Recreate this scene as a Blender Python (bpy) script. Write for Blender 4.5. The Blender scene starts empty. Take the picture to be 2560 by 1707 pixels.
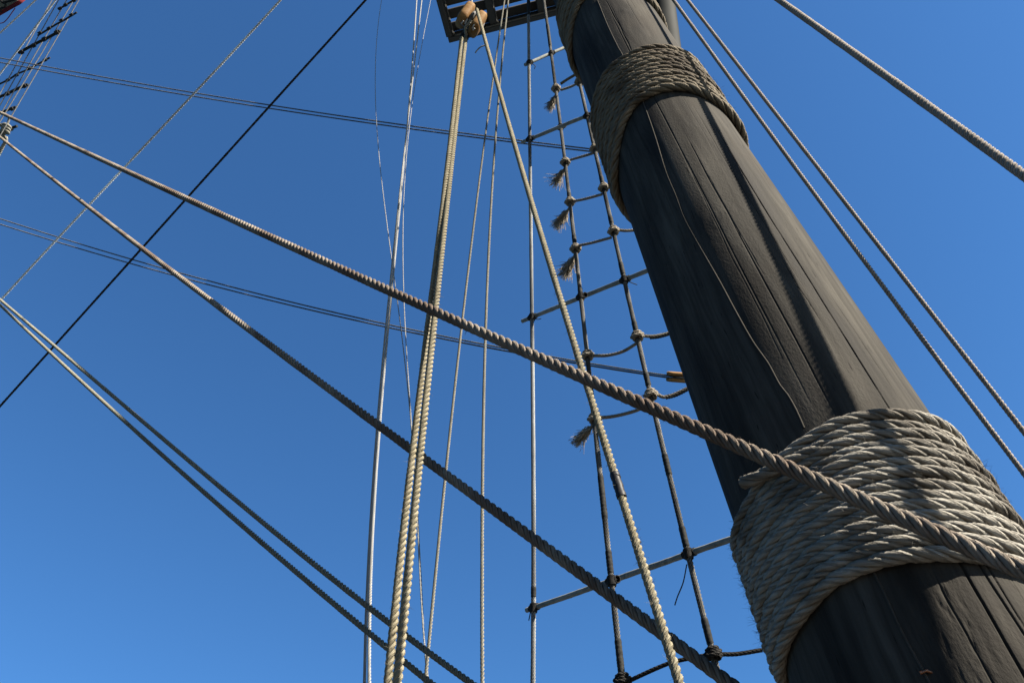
import bpy, math, random
import numpy as np
from mathutils import Matrix, Vector
rng = np.random.default_rng(7); random.seed(7)
SC = bpy.context.scene; COL = SC.collection
# ------------------------------------------------------------------ camera
W, H = 2560.0, 1707.0; F = 28 / 36 * W; CX, CY = W / 2, H / 2
PITCH, ROLL = math.radians(50.24), math.radians(-6.436)
CAM = np.array([0.0, 0.0, 1.65])
_f = np.array([0, math.cos(PITCH), math.sin(PITCH)]); _r = np.array([1.0, 0, 0]); _u = np.cross(_r, _f)
RT = math.cos(ROLL) * _r + math.sin(ROLL) * _u
UP = -math.sin(ROLL) * _r + math.cos(ROLL) * _u
FW = _f
cd = bpy.data.cameras.new('camera'); cam = bpy.data.objects.new('camera', cd); COL.objects.link(cam)
cd.lens = 28; cd.sensor_width = 36; cd.clip_start = 0.05; cd.clip_end = 5000
M = Matrix.Identity(4)
for i in range(3):
    M[i][0], M[i][1], M[i][2], M[i][3] = RT[i], UP[i], -FW[i], CAM[i]
cam.matrix_world = M; SC.camera = cam
# ------------------------------------------------------------------ sky, sun, exposure
SUN_EL, SUN_TH = math.radians(36), math.radians(61)          # th: 0 = towards -Y, + = towards +X
SUN = np.array([math.cos(SUN_EL) * math.sin(SUN_TH), -math.cos(SUN_EL) * math.cos(SUN_TH), math.sin(SUN_EL)])
wd = bpy.data.worlds.new('World'); SC.world = wd; wd.use_nodes = True
nt = wd.node_tree; bg = nt.nodes['Background']
sky = nt.nodes.new('ShaderNodeTexSky'); sky.sky_type = 'NISHITA'; sky.sun_disc = False
sky.sun_elevation = SUN_EL; sky.sun_rotation = math.atan2(SUN[0], SUN[1])
sky.altitude = 0; sky.air_density = 1.0; sky.dust_density = 0.3; sky.ozone_density = 5.0
hs = nt.nodes.new('ShaderNodeMix'); hs.data_type = 'RGBA'; hs.blend_type = 'MULTIPLY'; hs.inputs[0].default_value = 1.0
nt.links.new(sky.outputs[0], hs.inputs[6]); hs.inputs[7].default_value = (0.297, 0.507, 0.642, 1)      # the camera's colour rendering of the sky
nt.links.new(hs.outputs[2], bg.inputs[0]); bg.inputs[1].default_value = 0.05
sd = bpy.data.lights.new('sun', 'SUN'); sd.energy = 5.0; sd.angle = math.radians(0.53); sd.color = (1.0, 0.915, 0.775)
so = bpy.data.objects.new('sun', sd); COL.objects.link(so)
so.rotation_euler = Vector(SUN).to_track_quat('Z', 'Y').to_euler(); so.location = (8, -6, 12)
vs = SC.view_settings; vs.view_transform = 'Standard'; vs.look = 'None'; vs.gamma = 1; vs.exposure = 2.6; vs.use_curve_mapping = False
SC.cycles.max_bounces = 6; SC.cycles.use_denoising = True
# ------------------------------------------------------------------ helpers
def ray(px, py): return FW + RT * ((px - CX) / F) - UP * ((py - CY) / F)
def at(px, py, z): return CAM + ray(px, py) * z
def nrm(v): return v / np.maximum(np.linalg.norm(v, axis=-1, keepdims=True), 1e-12)
def uvof(P):
    v = np.asarray(P) - CAM; z = v @ FW
    return CX + F * (v @ RT) / z, CY - F * (v @ UP) / z, z
def tag(o, label=None, cat=None, group=None, kind=None):
    if label: o['label'] = label
    if cat: o['category'] = cat
    if group: o['group'] = group
    if kind: o['kind'] = kind
    return o
def empty(name, loc, label, cat, group=None):
    o = bpy.data.objects.new(name, None); COL.objects.link(o); o.location = [float(x) for x in loc]
    o.empty_display_size = 0.1
    return tag(o, label, cat, group)
def mesh_obj(name, V, Fq, mat, parent=None, uv=None, smooth=True):
    V = np.asarray(V, dtype=np.float32); Fq = np.asarray(Fq, dtype=np.int32)
    if parent is not None:
        off = np.zeros(3); p = parent
        while p is not None: off += np.array(p.location); p = p.parent
        V = V - off.astype(np.float32)
    me = bpy.data.meshes.new(name); k = Fq.shape[1]; nf = len(Fq)
    me.vertices.add(len(V)); me.vertices.foreach_set('co', V.ravel())
    me.loops.add(nf * k); me.loops.foreach_set('vertex_index', Fq.ravel())
    me.polygons.add(nf); me.polygons.foreach_set('loop_start', np.arange(0, nf * k, k, dtype=np.int32))
    me.polygons.foreach_set('loop_total', np.full(nf, k, dtype=np.int32))
    me.polygons.foreach_set('use_smooth', np.full(nf, smooth, dtype=bool))
    me.update(calc_edges=True)
    if uv is not None:
        l = me.uv_layers.new(name='UVMap'); l.data.foreach_set('uv', np.asarray(uv, dtype=np.float32)[Fq.ravel()].ravel())
    me.materials.append(mat)
    o = bpy.data.objects.new(name, me); COL.objects.link(o)
    if parent is not None: o.parent = parent
    return o
class Bag:                                           # collects quads (tris repeat a corner) of ONE piece
    def __init__(s): s.V = []; s.F = []; s.U = []; s.n = 0
    def add(s, V, F_, U=None):
        V = np.asarray(V, float); F_ = np.asarray(F_, int)
        s.V.append(V); s.F.append(F_ + s.n); s.U.append(np.zeros((len(V), 2)) if U is None else np.asarray(U, float)); s.n += len(V)
    def build(s, name, mat, parent=None, smooth=True):
        return mesh_obj(name, np.concatenate(s.V), np.concatenate(s.F), mat, parent, np.concatenate(s.U), smooth)
def grid_faces(n, m, closed):
    i = np.arange(n - 1)[:, None]; mm = m if closed else m - 1; j = np.arange(mm)[None, :]; j2 = (j + 1) % m
    a = i * m + j; b = i * m + j2; c = (i + 1) * m + j2; d = (i + 1) * m + j
    return np.stack([a, b, c, d], -1).reshape(-1, 4)
def frames(P, ref=None):
    T = nrm(np.gradient(P, axis=0))
    if ref is None:
        t = nrm(T.mean(0)); ref = np.array([0, 0, 1.0]) if abs(t[2]) < 0.8 else np.array([1.0, 0, 0])
    N = nrm(np.cross(T, np.asarray(ref, float))); return T, N, np.cross(T, N)
def arclen(P): return np.concatenate([[0], np.cumsum(np.linalg.norm(np.diff(P, axis=0), axis=1))])
def resample(P, step):
    s = arclen(P); n = max(3, int(math.ceil(s[-1] / step)) + 1); t = np.linspace(0, s[-1], n)
    return np.stack([np.interp(t, s, P[:, k]) for k in range(3)], 1)
def catmull(P, per=12):
    P = np.asarray(P, float); Q = np.vstack([2 * P[0] - P[1], P, 2 * P[-1] - P[-2]]); out = []
    for i in range(len(P) - 1):
        a, b, c, d = Q[i:i + 4]; t = np.linspace(0, 1, per, endpoint=False)[:, None]
        out.append(0.5 * (2 * b + (c - a) * t + (2 * a - 5 * b + 4 * c - d) * t ** 2 + (3 * b - a - 3 * c + d) * t ** 3))
    out.append(P[-1:]); return np.vstack(out)
def wob(n, amp, scale, r=None):                     # smooth random wander
    k = max(4, int(n / scale) + 3); x = (r or rng).normal(0, 1, (k, 3)); t = np.linspace(0, k - 1, n)
    return amp * np.stack([np.interp(t, np.arange(k), x[:, j]) for j in range(3)], 1)
def add_tube(bag, P, rad, m=8, ref=None, cap=True):
    if cap: m += m % 2
    P = np.asarray(P, float); T, N, Bn = frames(P, ref); rad = np.broadcast_to(np.asarray(rad, float), (len(P),))
    a = np.linspace(0, 2 * math.pi, m, endpoint=False)
    V = P[:, None] + rad[:, None, None] * (np.cos(a)[None, :, None] * N[:, None] + np.sin(a)[None, :, None] * Bn[:, None])
    s = arclen(P); U = np.stack(np.broadcast_arrays(a[None, :] / (2 * math.pi), s[:, None]), -1).reshape(-1, 2)
    Fq = grid_faces(len(P), m, True); bag.add(V.reshape(-1, 3), Fq, U)
    if cap:
        for e, sg in ((0, 1), (len(P) - 1, -1)):
            ring = V[e]; c = P[e]; k = np.arange(m); k2 = (k + 1) % m
            # a centre fan, as quads made of two neighbouring triangles
            q = np.stack([np.full(m // 2, m), (np.arange(0, m, 2)) , (np.arange(0, m, 2) + 1) % m, (np.arange(0, m, 2) + 2) % m], 1)
            if sg > 0: q = q[:, ::-1]
            bag.add(np.vstack([ring, c[None]]), q, np.zeros((m + 1, 2)))
def add_rope(bag, P, D, n=3, pitch=2.6, segs=10, m=7, ref=None, phase=0.0, fat=1.14, jit=0.045):
    """a laid rope: n strands twisted round the path P"""
    p = pitch * D; P = resample(np.asarray(P, float), p / segs); N_ = len(P); T, N, Bn = frames(P, ref); s = arclen(P)
    sn = math.sin(math.pi / n); R = D / 2; b = R * sn / (1 + sn) * 1.0; a_ = R - b; tw = R * sn * 0.80 * fat / 1.14
    a = np.linspace(0, 2 * math.pi, m, endpoint=False); tang = math.sqrt(1 + (2 * math.pi * a_ / p) ** 2)
    jr = 1 + np.interp(s, np.linspace(0, s[-1], max(4, int(s[-1] / (p * .9)))), rng.normal(0, jit, max(4, int(s[-1] / (p * .9)))))
    nk = max(4, int(s[-1] / (p * 1.7))); slip = np.interp(s, np.linspace(0, s[-1], nk), np.convolve(rng.normal(0, 1.0, nk + 2), [.25, .5, .25], 'valid')) * 0.55
    for k in range(n):
        ph = 2 * math.pi * (s / p + k / n) + phase + slip
        rad = np.cos(ph)[:, None] * N + np.sin(ph)[:, None] * Bn; tan = -np.sin(ph)[:, None] * N + np.cos(ph)[:, None] * Bn
        C = P + rad * (a_ * jr)[:, None]
        V = C[:, None] + b * (np.cos(a)[None, :, None] * rad[:, None] + (tw / b) * np.sin(a)[None, :, None] * tan[:, None])
        U = np.stack(np.broadcast_arrays(a[None, :] / (2 * math.pi) + 0.9 * s[:, None] / p + k * .37, s[:, None] / D), -1).reshape(-1, 2)
        bag.add(V.reshape(-1, 3), grid_faces(N_, m, True), U)
def box_verts(c, ax, ay, az): return np.array([c + i * ax + j * ay + k * az for i in (-1, 1) for j in (-1, 1) for k in (-1, 1)])
BOXF = np.array([[0, 1, 3, 2], [4, 6, 7, 5], [0, 4, 5, 1], [2, 3, 7, 6], [0, 2, 6, 4], [1, 5, 7, 3]])
def bevel(o, w=0.006, seg=2):
    md = o.modifiers.new('bevel', 'BEVEL'); md.width = w; md.segments = seg; md.limit_method = 'ANGLE'; return o
# ------------------------------------------------------------------ materials
def new_mat(name):
    m = bpy.data.materials.new(name); m.use_nodes = True; t = m.node_tree; b = t.nodes['Principled BSDF']; return m, t, b
def node(t, typ, **kw):
    n = t.nodes.new(typ)
    for k, v in kw.items(): setattr(n, k, v)
    return n
def mapping(t, src, scale):
    m = node(t, 'ShaderNodeMapping'); m.inputs['Scale'].default_value = scale; t.links.new(src, m.inputs['Vector']); return m.outputs[0]
def noise(t, vec, scale, detail=4, rough=0.55):
    n = node(t, 'ShaderNodeTexNoise'); n.inputs['Scale'].default_value = scale; n.inputs['Detail'].default_value = detail
    n.inputs['Roughness'].default_value = rough; t.links.new(vec, n.inputs['Vector']); return n.outputs[0]
def ramp(t, src, stops):
    r = node(t, 'ShaderNodeValToRGB'); e = r.color_ramp.elements
    e[0].position, e[0].color = stops[0][0], (*stops[0][1], 1); e[1].position, e[1].color = stops[-1][0], (*stops[-1][1], 1)
    for p, c in stops[1:-1]:
        x = e.new(p); x.color = (*c, 1)
    t.links.new(src, r.inputs[0]); return r.outputs[0]
def mix(t, fac, a, b, mode='MIX'):
    n = node(t, 'ShaderNodeMix', data_type='RGBA', blend_type=mode)
    if isinstance(fac, (int, float)): n.inputs[0].default_value = fac
    else: t.links.new(fac, n.inputs[0])
    for s, i in ((a, 6), (b, 7)):
        if isinstance(s, tuple): n.inputs[i].default_value = (*s, 1)
        else: t.links.new(s, n.inputs[i])
    return n.outputs[2]
def bump(t, h, strength, dist, prev=None):
    n = node(t, 'ShaderNodeBump'); n.inputs['Strength'].default_value = strength; n.inputs['Distance'].default_value = dist
    t.links.new(h, n.inputs['Height'])
    if prev is not None: t.links.new(prev, n.inputs['Normal'])
    return n.outputs[0]
def rope_mat(name, c1, c2, dirt=0.35, rough=0.85, fib=1.0, dark=None, darkscale=1.5, spec=0.06):
    m, t, b = new_mat(name); uv = node(t, 'ShaderNodeTexCoord').outputs['UV']; ob = node(t, 'ShaderNodeTexCoord').outputs['Object']
    f1 = noise(t, mapping(t, uv, (26, 0.9, 1)), 1.0, 3); f2 = noise(t, mapping(t, uv, (9, 0.35, 1)), 1.0, 2)
    big = noise(t, ob, 2.2, 3); mid = noise(t, ob, 19, 3)
    c = mix(t, ramp(t, mid, [(0.33, (0, 0, 0)), (0.68, (1, 1, 1))]), c1, c2)
    c = mix(t, ramp(t, f1, [(0.35, (dirt, dirt, dirt)), (0.62, (0, 0, 0))]), c, tuple(x * 0.55 for x in c1))
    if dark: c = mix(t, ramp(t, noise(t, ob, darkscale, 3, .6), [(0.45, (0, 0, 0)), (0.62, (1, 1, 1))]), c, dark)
    c = mix(t, ramp(t, big, [(0.3, (.3, .3, .3)), (0.7, (0, 0, 0))]), c, tuple(x * 0.7 for x in c1))
    t.links.new(c, b.inputs['Base Color']); b.inputs['Roughness'].default_value = rough; b.inputs['Specular IOR Level'].default_value = spec
    n1 = bump(t, f1, 1.0 * fib, 0.0022); n2 = bump(t, f2, 0.8 * fib, 0.0035, n1); t.links.new(n2, b.inputs['Normal']); return m
def plain_mat(name, c1, c2, scale=25, rough=0.6, bmp=0.3, spec=0.5, metal=0.0, stretch=(1, 1, 1)):
    m, t, b = new_mat(name); ob = mapping(t, node(t, 'ShaderNodeTexCoord').outputs['Object'], stretch)
    n = noise(t, ob, scale, 5, 0.6); t.links.new(mix(t, ramp(t, n, [(0.35, (0, 0, 0)), (0.65, (1, 1, 1))]), c1, c2), b.inputs['Base Color'])
    b.inputs['Roughness'].default_value = rough; b.inputs['Specular IOR Level'].default_value = spec; b.inputs['Metallic'].default_value = metal
    t.links.new(bump(t, n, bmp, 0.004), b.inputs['Normal']); return m
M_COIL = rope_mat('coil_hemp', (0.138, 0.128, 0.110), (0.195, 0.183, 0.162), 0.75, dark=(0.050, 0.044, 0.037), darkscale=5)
M_COIL2 = rope_mat('coil_hemp_brown', (0.092, 0.076, 0.055), (0.122, 0.104, 0.078), 0.75, dark=(0.035, 0.028, 0.021), darkscale=4)
M_STAY = rope_mat('stay_brown', (0.1081, 0.0909, 0.0736), (0.1550, 0.1335, 0.1119), 0.5, dark=(0.0614, 0.0447, 0.0347), darkscale=3.5)
M_MANILA = rope_mat('manila_light', (0.1376, 0.1206, 0.0830), (0.1621, 0.1481, 0.1102), 0.3)
M_CREAM = rope_mat('cream_line', (0.1288, 0.1211, 0.0992), (0.1533, 0.1487, 0.1288), 0.3)
M_WHITE = rope_mat('white_line', (0.1836, 0.1836, 0.1809), (0.2052, 0.2052, 0.1998), 0.1, rough=0.6)
M_BRIGHT = rope_mat('bright_white_line', (0.3240, 0.3240, 0.3240), (0.3600, 0.3600, 0.3600), 0.05, rough=0.6)
M_OLIVE = rope_mat('olive_line', (0.1106, 0.1060, 0.0833), (0.1421, 0.1359, 0.1082), 0.5)
M_TAN = rope_mat('tan_line', (0.1559, 0.1342, 0.1168), (0.2078, 0.1818, 0.1601), 0.45)
M_SHR = rope_mat('shroud_wire', (0.0804, 0.0784, 0.0742), (0.1285, 0.1242, 0.1198), 0.55, dark=(0.0185, 0.0185, 0.0185), darkscale=2.6)
M_SHRL = rope_mat('shroud_wire_pale', (0.2061, 0.2116, 0.2116), (0.2571, 0.2626, 0.2626), 0.4, dark=(0.0749, 0.0771, 0.0796), darkscale=1.6)
M_RAT = rope_mat('ratline_rope', (0.1357, 0.1183, 0.0960), (0.2143, 0.1890, 0.1571), 0.5)
M_TAR = rope_mat('tarred_rope', (0.0115, 0.0112, 0.0112), (0.0217, 0.0205, 0.0198), 0.4, rough=0.7)
M_DRK = rope_mat('dark_line', (0.0132, 0.0132, 0.0146), (0.0212, 0.0212, 0.0225), 0.4)
M_GREY = rope_mat('grey_line', (0.0716, 0.0716, 0.0701), (0.0998, 0.0998, 0.0969), 0.4)
M_SILV = rope_mat('silver_line', (0.2587, 0.2587, 0.2587), (0.3879, 0.3879, 0.3879), 0.3, dark=(0.7755, 0.7755, 0.7628), darkscale=0.6)
M_SERV = plain_mat('serving_black', (0.0093, 0.0093, 0.0098), (0.0198, 0.0198, 0.0185), 60, 0.7, 0.5, spec=.03)
M_TAPE = plain_mat('black_tape', (0.0053, 0.0053, 0.0062), (0.0098, 0.0098, 0.0115), 40, 0.55, 0.25, spec=.12)
M_BAR = plain_mat('bar_grey', (0.0834, 0.0900, 0.0853), (0.1383, 0.1437, 0.1383), 30, 0.75, 0.3, spec=.03)
M_DBAR = plain_mat('bar_dark', (0.0080, 0.0093, 0.0093), (0.0158, 0.0172, 0.0172), 30, 0.75, 0.3, spec=.03)
M_BLOCK = plain_mat('block_wood', (0.0895, 0.0447, 0.0159), (0.1275, 0.0767, 0.0340), 14, 0.65, 0.3, spec=.03, stretch=(1, 1, 6))
M_PLANK = plain_mat('top_wood', (0.0039, 0.0030, 0.0026), (0.0089, 0.0066, 0.0053), 9, 0.7, 0.5, stretch=(1, 8, 8))
M_LIT_EDGE = plain_mat('lit_edge_wood', (0.0287, 0.0221, 0.0163), (0.0441, 0.0353, 0.0265), 20, 0.7, 0.3)  # paler wood tone that paints sunlight onto the beam edges
M_IRON = plain_mat('iron', (0.0309, 0.0309, 0.0309), (0.0680, 0.0649, 0.0617), 40, 0.7, 0.3, spec=.1)
M_SPAR = plain_mat('spar_paint', (0.0057, 0.0066, 0.0066), (0.0110, 0.0119, 0.0119), 6, 0.75, 0.2, spec=.03, stretch=(1, 1, .3))
M_FIB = plain_mat('frayed_fibre', (0.1101, 0.0932, 0.0719), (0.2205, 0.1859, 0.1440), 80, 0.9, 0.0, spec=.1)
M_WIRE = plain_mat('mast_wire', (0.0205, 0.0189, 0.0163), (0.0301, 0.0269, 0.0237), 50, 0.9, 0.2, spec=.03)
M_COPPER = plain_mat('copper', (0.0772, 0.0265, 0.0110), (0.0993, 0.0397, 0.0176), 60, 0.4, 0.3, metal=0.5)
M_CANVAS = plain_mat('banner_cloth', (0.1010, 0.0865, 0.0676), (0.1249, 0.1086, 0.0865), 12, 0.9, 0.1, spec=.1)
M_RED = plain_mat('banner_red', (0.0667, 0.0057, 0.0093), (0.0777, 0.0093, 0.0128), 12, 0.9, 0.1, spec=.1)
M_INK = plain_mat('banner_black', (0.0044, 0.0044, 0.0053), (0.0071, 0.0071, 0.0080), 12, 0.8, 0.1, spec=.1)
def mast_material():
    m, t, b = new_mat('mast_wood'); uv = node(t, 'ShaderNodeTexCoord').outputs['UV']
    warp = noise(t, mapping(t, uv, (6, 1.6, 1)), 1.0, 3)
    wv = node(t, 'ShaderNodeCombineXYZ'); ms = node(t, 'ShaderNodeMath', operation='MULTIPLY'); ms.inputs[1].default_value = 0.05
    t.links.new(warp, ms.inputs[0]); t.links.new(ms.outputs[0], wv.inputs[0])
    va = node(t, 'ShaderNodeVectorMath', operation='ADD'); t.links.new(uv, va.inputs[0]); t.links.new(wv.outputs[0], va.inputs[1]); q = va.outputs[0]
    big = noise(t, mapping(t, q, (7, 0.9, 1)), 1.0, 5, 0.6); streak = noise(t, mapping(t, q, (55, 1.6, 1)), 1.0, 4, 0.6)
    grain = noise(t, mapping(t, q, (230, 7, 1)), 1.0, 4, 0.6); spots = noise(t, mapping(t, uv, (60, 30, 1)), 1.0, 3)
    c = mix(t, ramp(t, big, [(0.38, (0, 0, 0)), (0.66, (1, 1, 1))]), (0.0115, 0.0104, 0.0092), (0.041, 0.0378, 0.0325))
    c = mix(t, ramp(t, streak, [(0.36, (.45, .45, .45)), (0.60, (0, 0, 0))]), c, (0.0058, 0.0053, 0.0047))
    c = mix(t, ramp(t, noise(t, mapping(t, uv, (3.5, 1.3, 1)), 1.0, 4), [(0.55, (0, 0, 0)), (0.75, (.55, .55, .55))]), c, (0.018, 0.0143, 0.011))
    c = mix(t, ramp(t, spots, [(0.70, (0, 0, 0)), (0.78, (.25, .25, .25))]), c, (0.045, 0.045, 0.042))
    tick = noise(t, mapping(t, q, (150, 11, 1)), 1.0, 2, 0.5)                     # short tar-filled checks
    c = mix(t, ramp(t, tick, [(0.27, (.85, .85, .85)), (0.33, (0, 0, 0))]), c, (0.004, 0.0037, 0.0034))
    t.links.new(c, b.inputs['Base Color'])
    t.links.new(ramp(t, big, [(0.36, (.75, .75, .75)), (0.65, (.95, .95, .95))]), b.inputs['Roughness']); b.inputs['Specular IOR Level'].default_value = 0.03
    vo = node(t, 'ShaderNodeTexVoronoi', feature='DISTANCE_TO_EDGE'); vo.inputs['Scale'].default_value = 1.0
    t.links.new(mapping(t, q, (19, 0.85, 1)), vo.inputs['Vector'])
    crk = ramp(t, vo.outputs['Distance'], [(0.0, (0, 0, 0)), (0.022, (1, 1, 1))])
    n1 = bump(t, crk, 0.05, 0.002); n2 = bump(t, streak, 0.10, 0.004, n1); n3 = bump(t, grain, 0.22, 0.0012, n2)
    n4 = bump(t, ramp(t, spots, [(0.55, (0, 0, 0)), (0.7, (1, 1, 1))]), 0.2, 0.002, n3)
    flake = noise(t, mapping(t, uv, (150, 75, 1)), 1.0, 4, 0.65); n5 = bump(t, flake, 0.6, 0.0024, n4)
    t.links.new(n5, b.inputs['Normal']); return m
M_MAST = mast_material()
# ------------------------------------------------------------------ unseen sea and deck far below the frame, added for bounce light
def sheet(name, half, z, mat, c=(0, 0)):
    V = [[c[0] - half, c[1] - half, z], [c[0] + half, c[1] - half, z], [c[0] + half, c[1] + half, z], [c[0] - half, c[1] + half, z]]
    return tag(mesh_obj(name, V, [[0, 1, 2, 3]], mat, uv=np.array(V)[:, :2]), kind='structure')
sheet('sea', 2000, -2.5, plain_mat('sea_water', (0.015, 0.04, 0.055), (0.02, 0.05, 0.07), 0.4, 0.12, 0.6))
dk = plain_mat('deck_wood', (0.035, 0.027, 0.02), (0.06, 0.047, 0.036), 7, 0.8, 0.4, stretch=(8, 1, 1))
DV = np.array([[x, y, z] for z in (-0.25, 0.0) for x, y in ((-3.2, -9), (3.6, -9), (3.6, 12), (-3.2, 12))], float)
tag(mesh_obj('ship_deck', DV, [[3, 2, 1, 0], [4, 5, 6, 7], [0, 1, 5, 4], [1, 2, 6, 5], [2, 3, 7, 6], [3, 0, 4, 7]], dk, smooth=False), kind='structure')
# ------------------------------------------------------------------ mast
MX, MY, APEX, KT = 0.8335, 1.7498, 61.62, 0.005
def mrad(z): return KT * (APEX - z)
TC = math.atan2(-MX, MY)                             # th that faces the camera
def mpt(th, z, r): return np.stack(np.broadcast_arrays(MX + r * np.sin(th), MY - r * np.cos(th), z), -1)
def hit_mast(px, py, extra=0.0):
    d = ray(px, py); ts = np.linspace(0.5, 9, 9000); P = CAM + ts[:, None] * d
    f = np.hypot(P[:, 0] - MX, P[:, 1] - MY) - mrad(P[:, 2]) - extra; i = np.where(f < 0)[0]
    return P[i[0]] if len(i) else None
def build_mast():
    th = np.concatenate([np.linspace(TC - 1.8, TC + 1.8, 640), np.linspace(TC + 1.8, TC - 1.8 + 2 * math.pi, 62)[1:-1]])
    z = np.concatenate([np.linspace(-0.05, 1.95, 12)[:-1], np.arange(1.95, 7.3, 0.0125), np.linspace(7.32, 15, 40)])
    r = np.random.default_rng(21); TH, Z = np.meshgrid(th, z); D = np.zeros_like(TH)
    # broad hewn unevenness
    for _ in range(14):
        k = r.integers(2, 8); D += 0.0005 * np.sin(k * TH + r.uniform(0, 6) + Z * r.uniform(-.5, .5)) * np.sin(Z * r.uniform(.4, 2.2) + r.uniform(0, 6))
    def crack(th0, z0, z1, depth, width, drift=0.0, seed=0):
        q = np.random.default_rng(seed); zz = np.linspace(z0, z1, 40); w = np.cumsum(q.normal(0, 0.0035, 40)); w = np.convolve(w, np.ones(5) / 5, 'same')
        path = th0 + drift * (z - z0) + np.interp(z, zz, w); env = np.clip(np.minimum(z - z0, z1 - z) / (0.18 * (z1 - z0)), 0, 1) * (0.65 + 0.35 * np.interp(z, zz, q.uniform(0, 1, 40)))
        x = (TH - path[:, None]) * 0.29; return -depth * env[:, None] * np.exp(-(x / width) ** 2)
    D += crack(math.radians(13), 2.1, 4.75, 0.006, 0.0016, math.radians(1.6), 1)      # the long check beside the shadow
    D += crack(math.radians(-12), 2.9, 4.6, 0.005, 0.0015, 0.02, 2); D += crack(math.radians(3), 2.0, 2.62, 0.008, 0.0020, 0.0, 3)
    D += crack(math.radians(-20), 3.0, 6.2, 0.005, 0.0014, 0.015, 4); D += crack(math.radians(-17), 5.5, 6.4, 0.007, 0.0018, 0.0, 6)
    D += crack(math.radians(14), 1.9, 2.6, 0.008, 0.0020, 0.0, 7)
    for i in range(46):
        z0 = r.uniform(1.9, 6.6); D += crack(r.uniform(TC - 1.5, TC + 1.5), z0, z0 + r.uniform(.25, 1.7), r.uniform(.001, .003), r.uniform(.0010, .0015), r.uniform(-.02, .04), 50 + i)
    # a knot where the grain swirls, and the flaked patch under the lower lashing
    for tk, zk, s in ((-13, 3.95, 0.05), (-3, 6.15, 0.02)):
        x = (TH - math.radians(tk)) * 0.29; y = (Z - zk); rr = np.hypot(x / s, y / (s * 1.7)); D += 0.0025 * np.exp(-rr ** 2) + 0.0003 * np.sin(rr * 9 + 1.5 * np.sin(3 * np.arctan2(y, x))) * np.exp(-(rr / 1.6) ** 2)
    x = (TH - math.radians(-13)) * 0.29; y = Z - 2.42; msk = np.exp(-(x / 0.06) ** 4 - (y / 0.13) ** 4)
    nz = np.zeros_like(TH)
    for _ in range(26): nz += np.sin(x * r.uniform(-420, 420) + y * r.uniform(-130, 130) + r.uniform(0, 6))
    D += -0.0016 * msk * np.clip((nz - 2.5) / 1.5, 0, 1)
    V = mpt(TH, Z, mrad(Z) + D).reshape(-1, 3)
    U = np.stack([TH * 0.29, Z], -1).reshape(-1, 2)
    return mesh_obj('mast', V, grid_faces(len(z), len(th), True), M_MAST, uv=U)
mast_o = build_mast(); tag(mast_o, 'thick dark tarred wooden mast with long cracks, bound by three rope lashings', 'mast')
# ------------------------------------------------------------------ rope lashings round the mast
def lashing(label, n, D, pitch, top, bot, mat, loose=0.0, tail=None):
    """top/bot: lists of (th degrees, z); each turn lies between them"""
    tt = np.radians([a for a, _ in top]); tz = [b for _, b in top]; bt = np.radians([a for a, _ in bot]); bz = [b for _, b in bot]
    zc = (tz[0] + bz[0]) / 2; root = empty('rope_lashing', (MX, MY, zc), label, 'rope lashing')
    th = np.linspace(TC - math.pi, TC + math.pi, 260); r = np.random.default_rng(int(D * 9000) + n)
    for i in range(n):
        f = (i + 0.5) / n + (th - TC) / (2 * math.pi) / n * 0.9
        zt = np.interp(th, tt, tz); zb = np.interp(th, bt, bz); z = zb + D * .5 + (zt - zb - D) * (f - .5 / n) * n / (n - 1)
        w = wob(260, 0.0024 + loose, 16, r); w = np.stack([np.convolve(np.pad(w[:, k], 6, 'edge'), np.ones(13) / 13, 'valid') for k in range(3)], 1)
        e = mrad(z) + D * 0.43 + w[:, 0] + (0.004 if i % 2 else 0)
        P = mpt(th, z + w[:, 2], e); bag = Bag()
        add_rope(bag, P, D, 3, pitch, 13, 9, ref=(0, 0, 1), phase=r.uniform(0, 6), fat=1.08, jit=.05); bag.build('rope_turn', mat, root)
    if tail is not None:
        bag = Bag(); add_rope(bag, catmull(tail), D, 3, pitch, 13, 8); add_tube(bag, resample(np.array(tail[-2:]), .01)[-3:], D * .36, 8); bag.build('rope_tail', mat, root)
    return root
tl = [mpt(math.radians(a), z, mrad(z) + e) for a, z, e in ((-25, 2.89, .02), (-42, 2.885, .035), (-54, 2.893, .045), (-61, 2.905, .054))]
coils = []
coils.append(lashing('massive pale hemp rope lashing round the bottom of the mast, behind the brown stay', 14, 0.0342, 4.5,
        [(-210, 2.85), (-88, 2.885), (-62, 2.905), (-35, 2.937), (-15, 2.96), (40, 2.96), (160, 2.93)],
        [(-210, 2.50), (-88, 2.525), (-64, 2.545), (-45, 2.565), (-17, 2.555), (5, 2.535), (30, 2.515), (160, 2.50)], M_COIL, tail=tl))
coils.append(lashing('brown rope lashing in the middle of the mast, second from the top', 12, 0.0395, 4.2,
        [(-210, 5.40), (-80, 5.445), (-42, 5.50), (27, 5.49), (60, 5.50), (160, 5.45)],
        [(-210, 4.72), (-83, 4.78), (-66, 4.865), (-52, 4.94), (-36, 4.998), (-10, 5.0), (14, 4.975), (35, 4.91), (60, 4.85), (160, 4.76)], M_COIL2))
lashing('dark rope lashing cut off by the top edge of the picture, highest on the mast', 13, 0.0365, 4.2,
        [(-210, 7.05), (160, 7.05)], [(-210, 6.30), (-85, 6.42), (-45, 6.58), (-10, 6.60), (20, 6.56), (45, 6.47), (160, 6.35)], M_COIL2, loose=.002)
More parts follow.
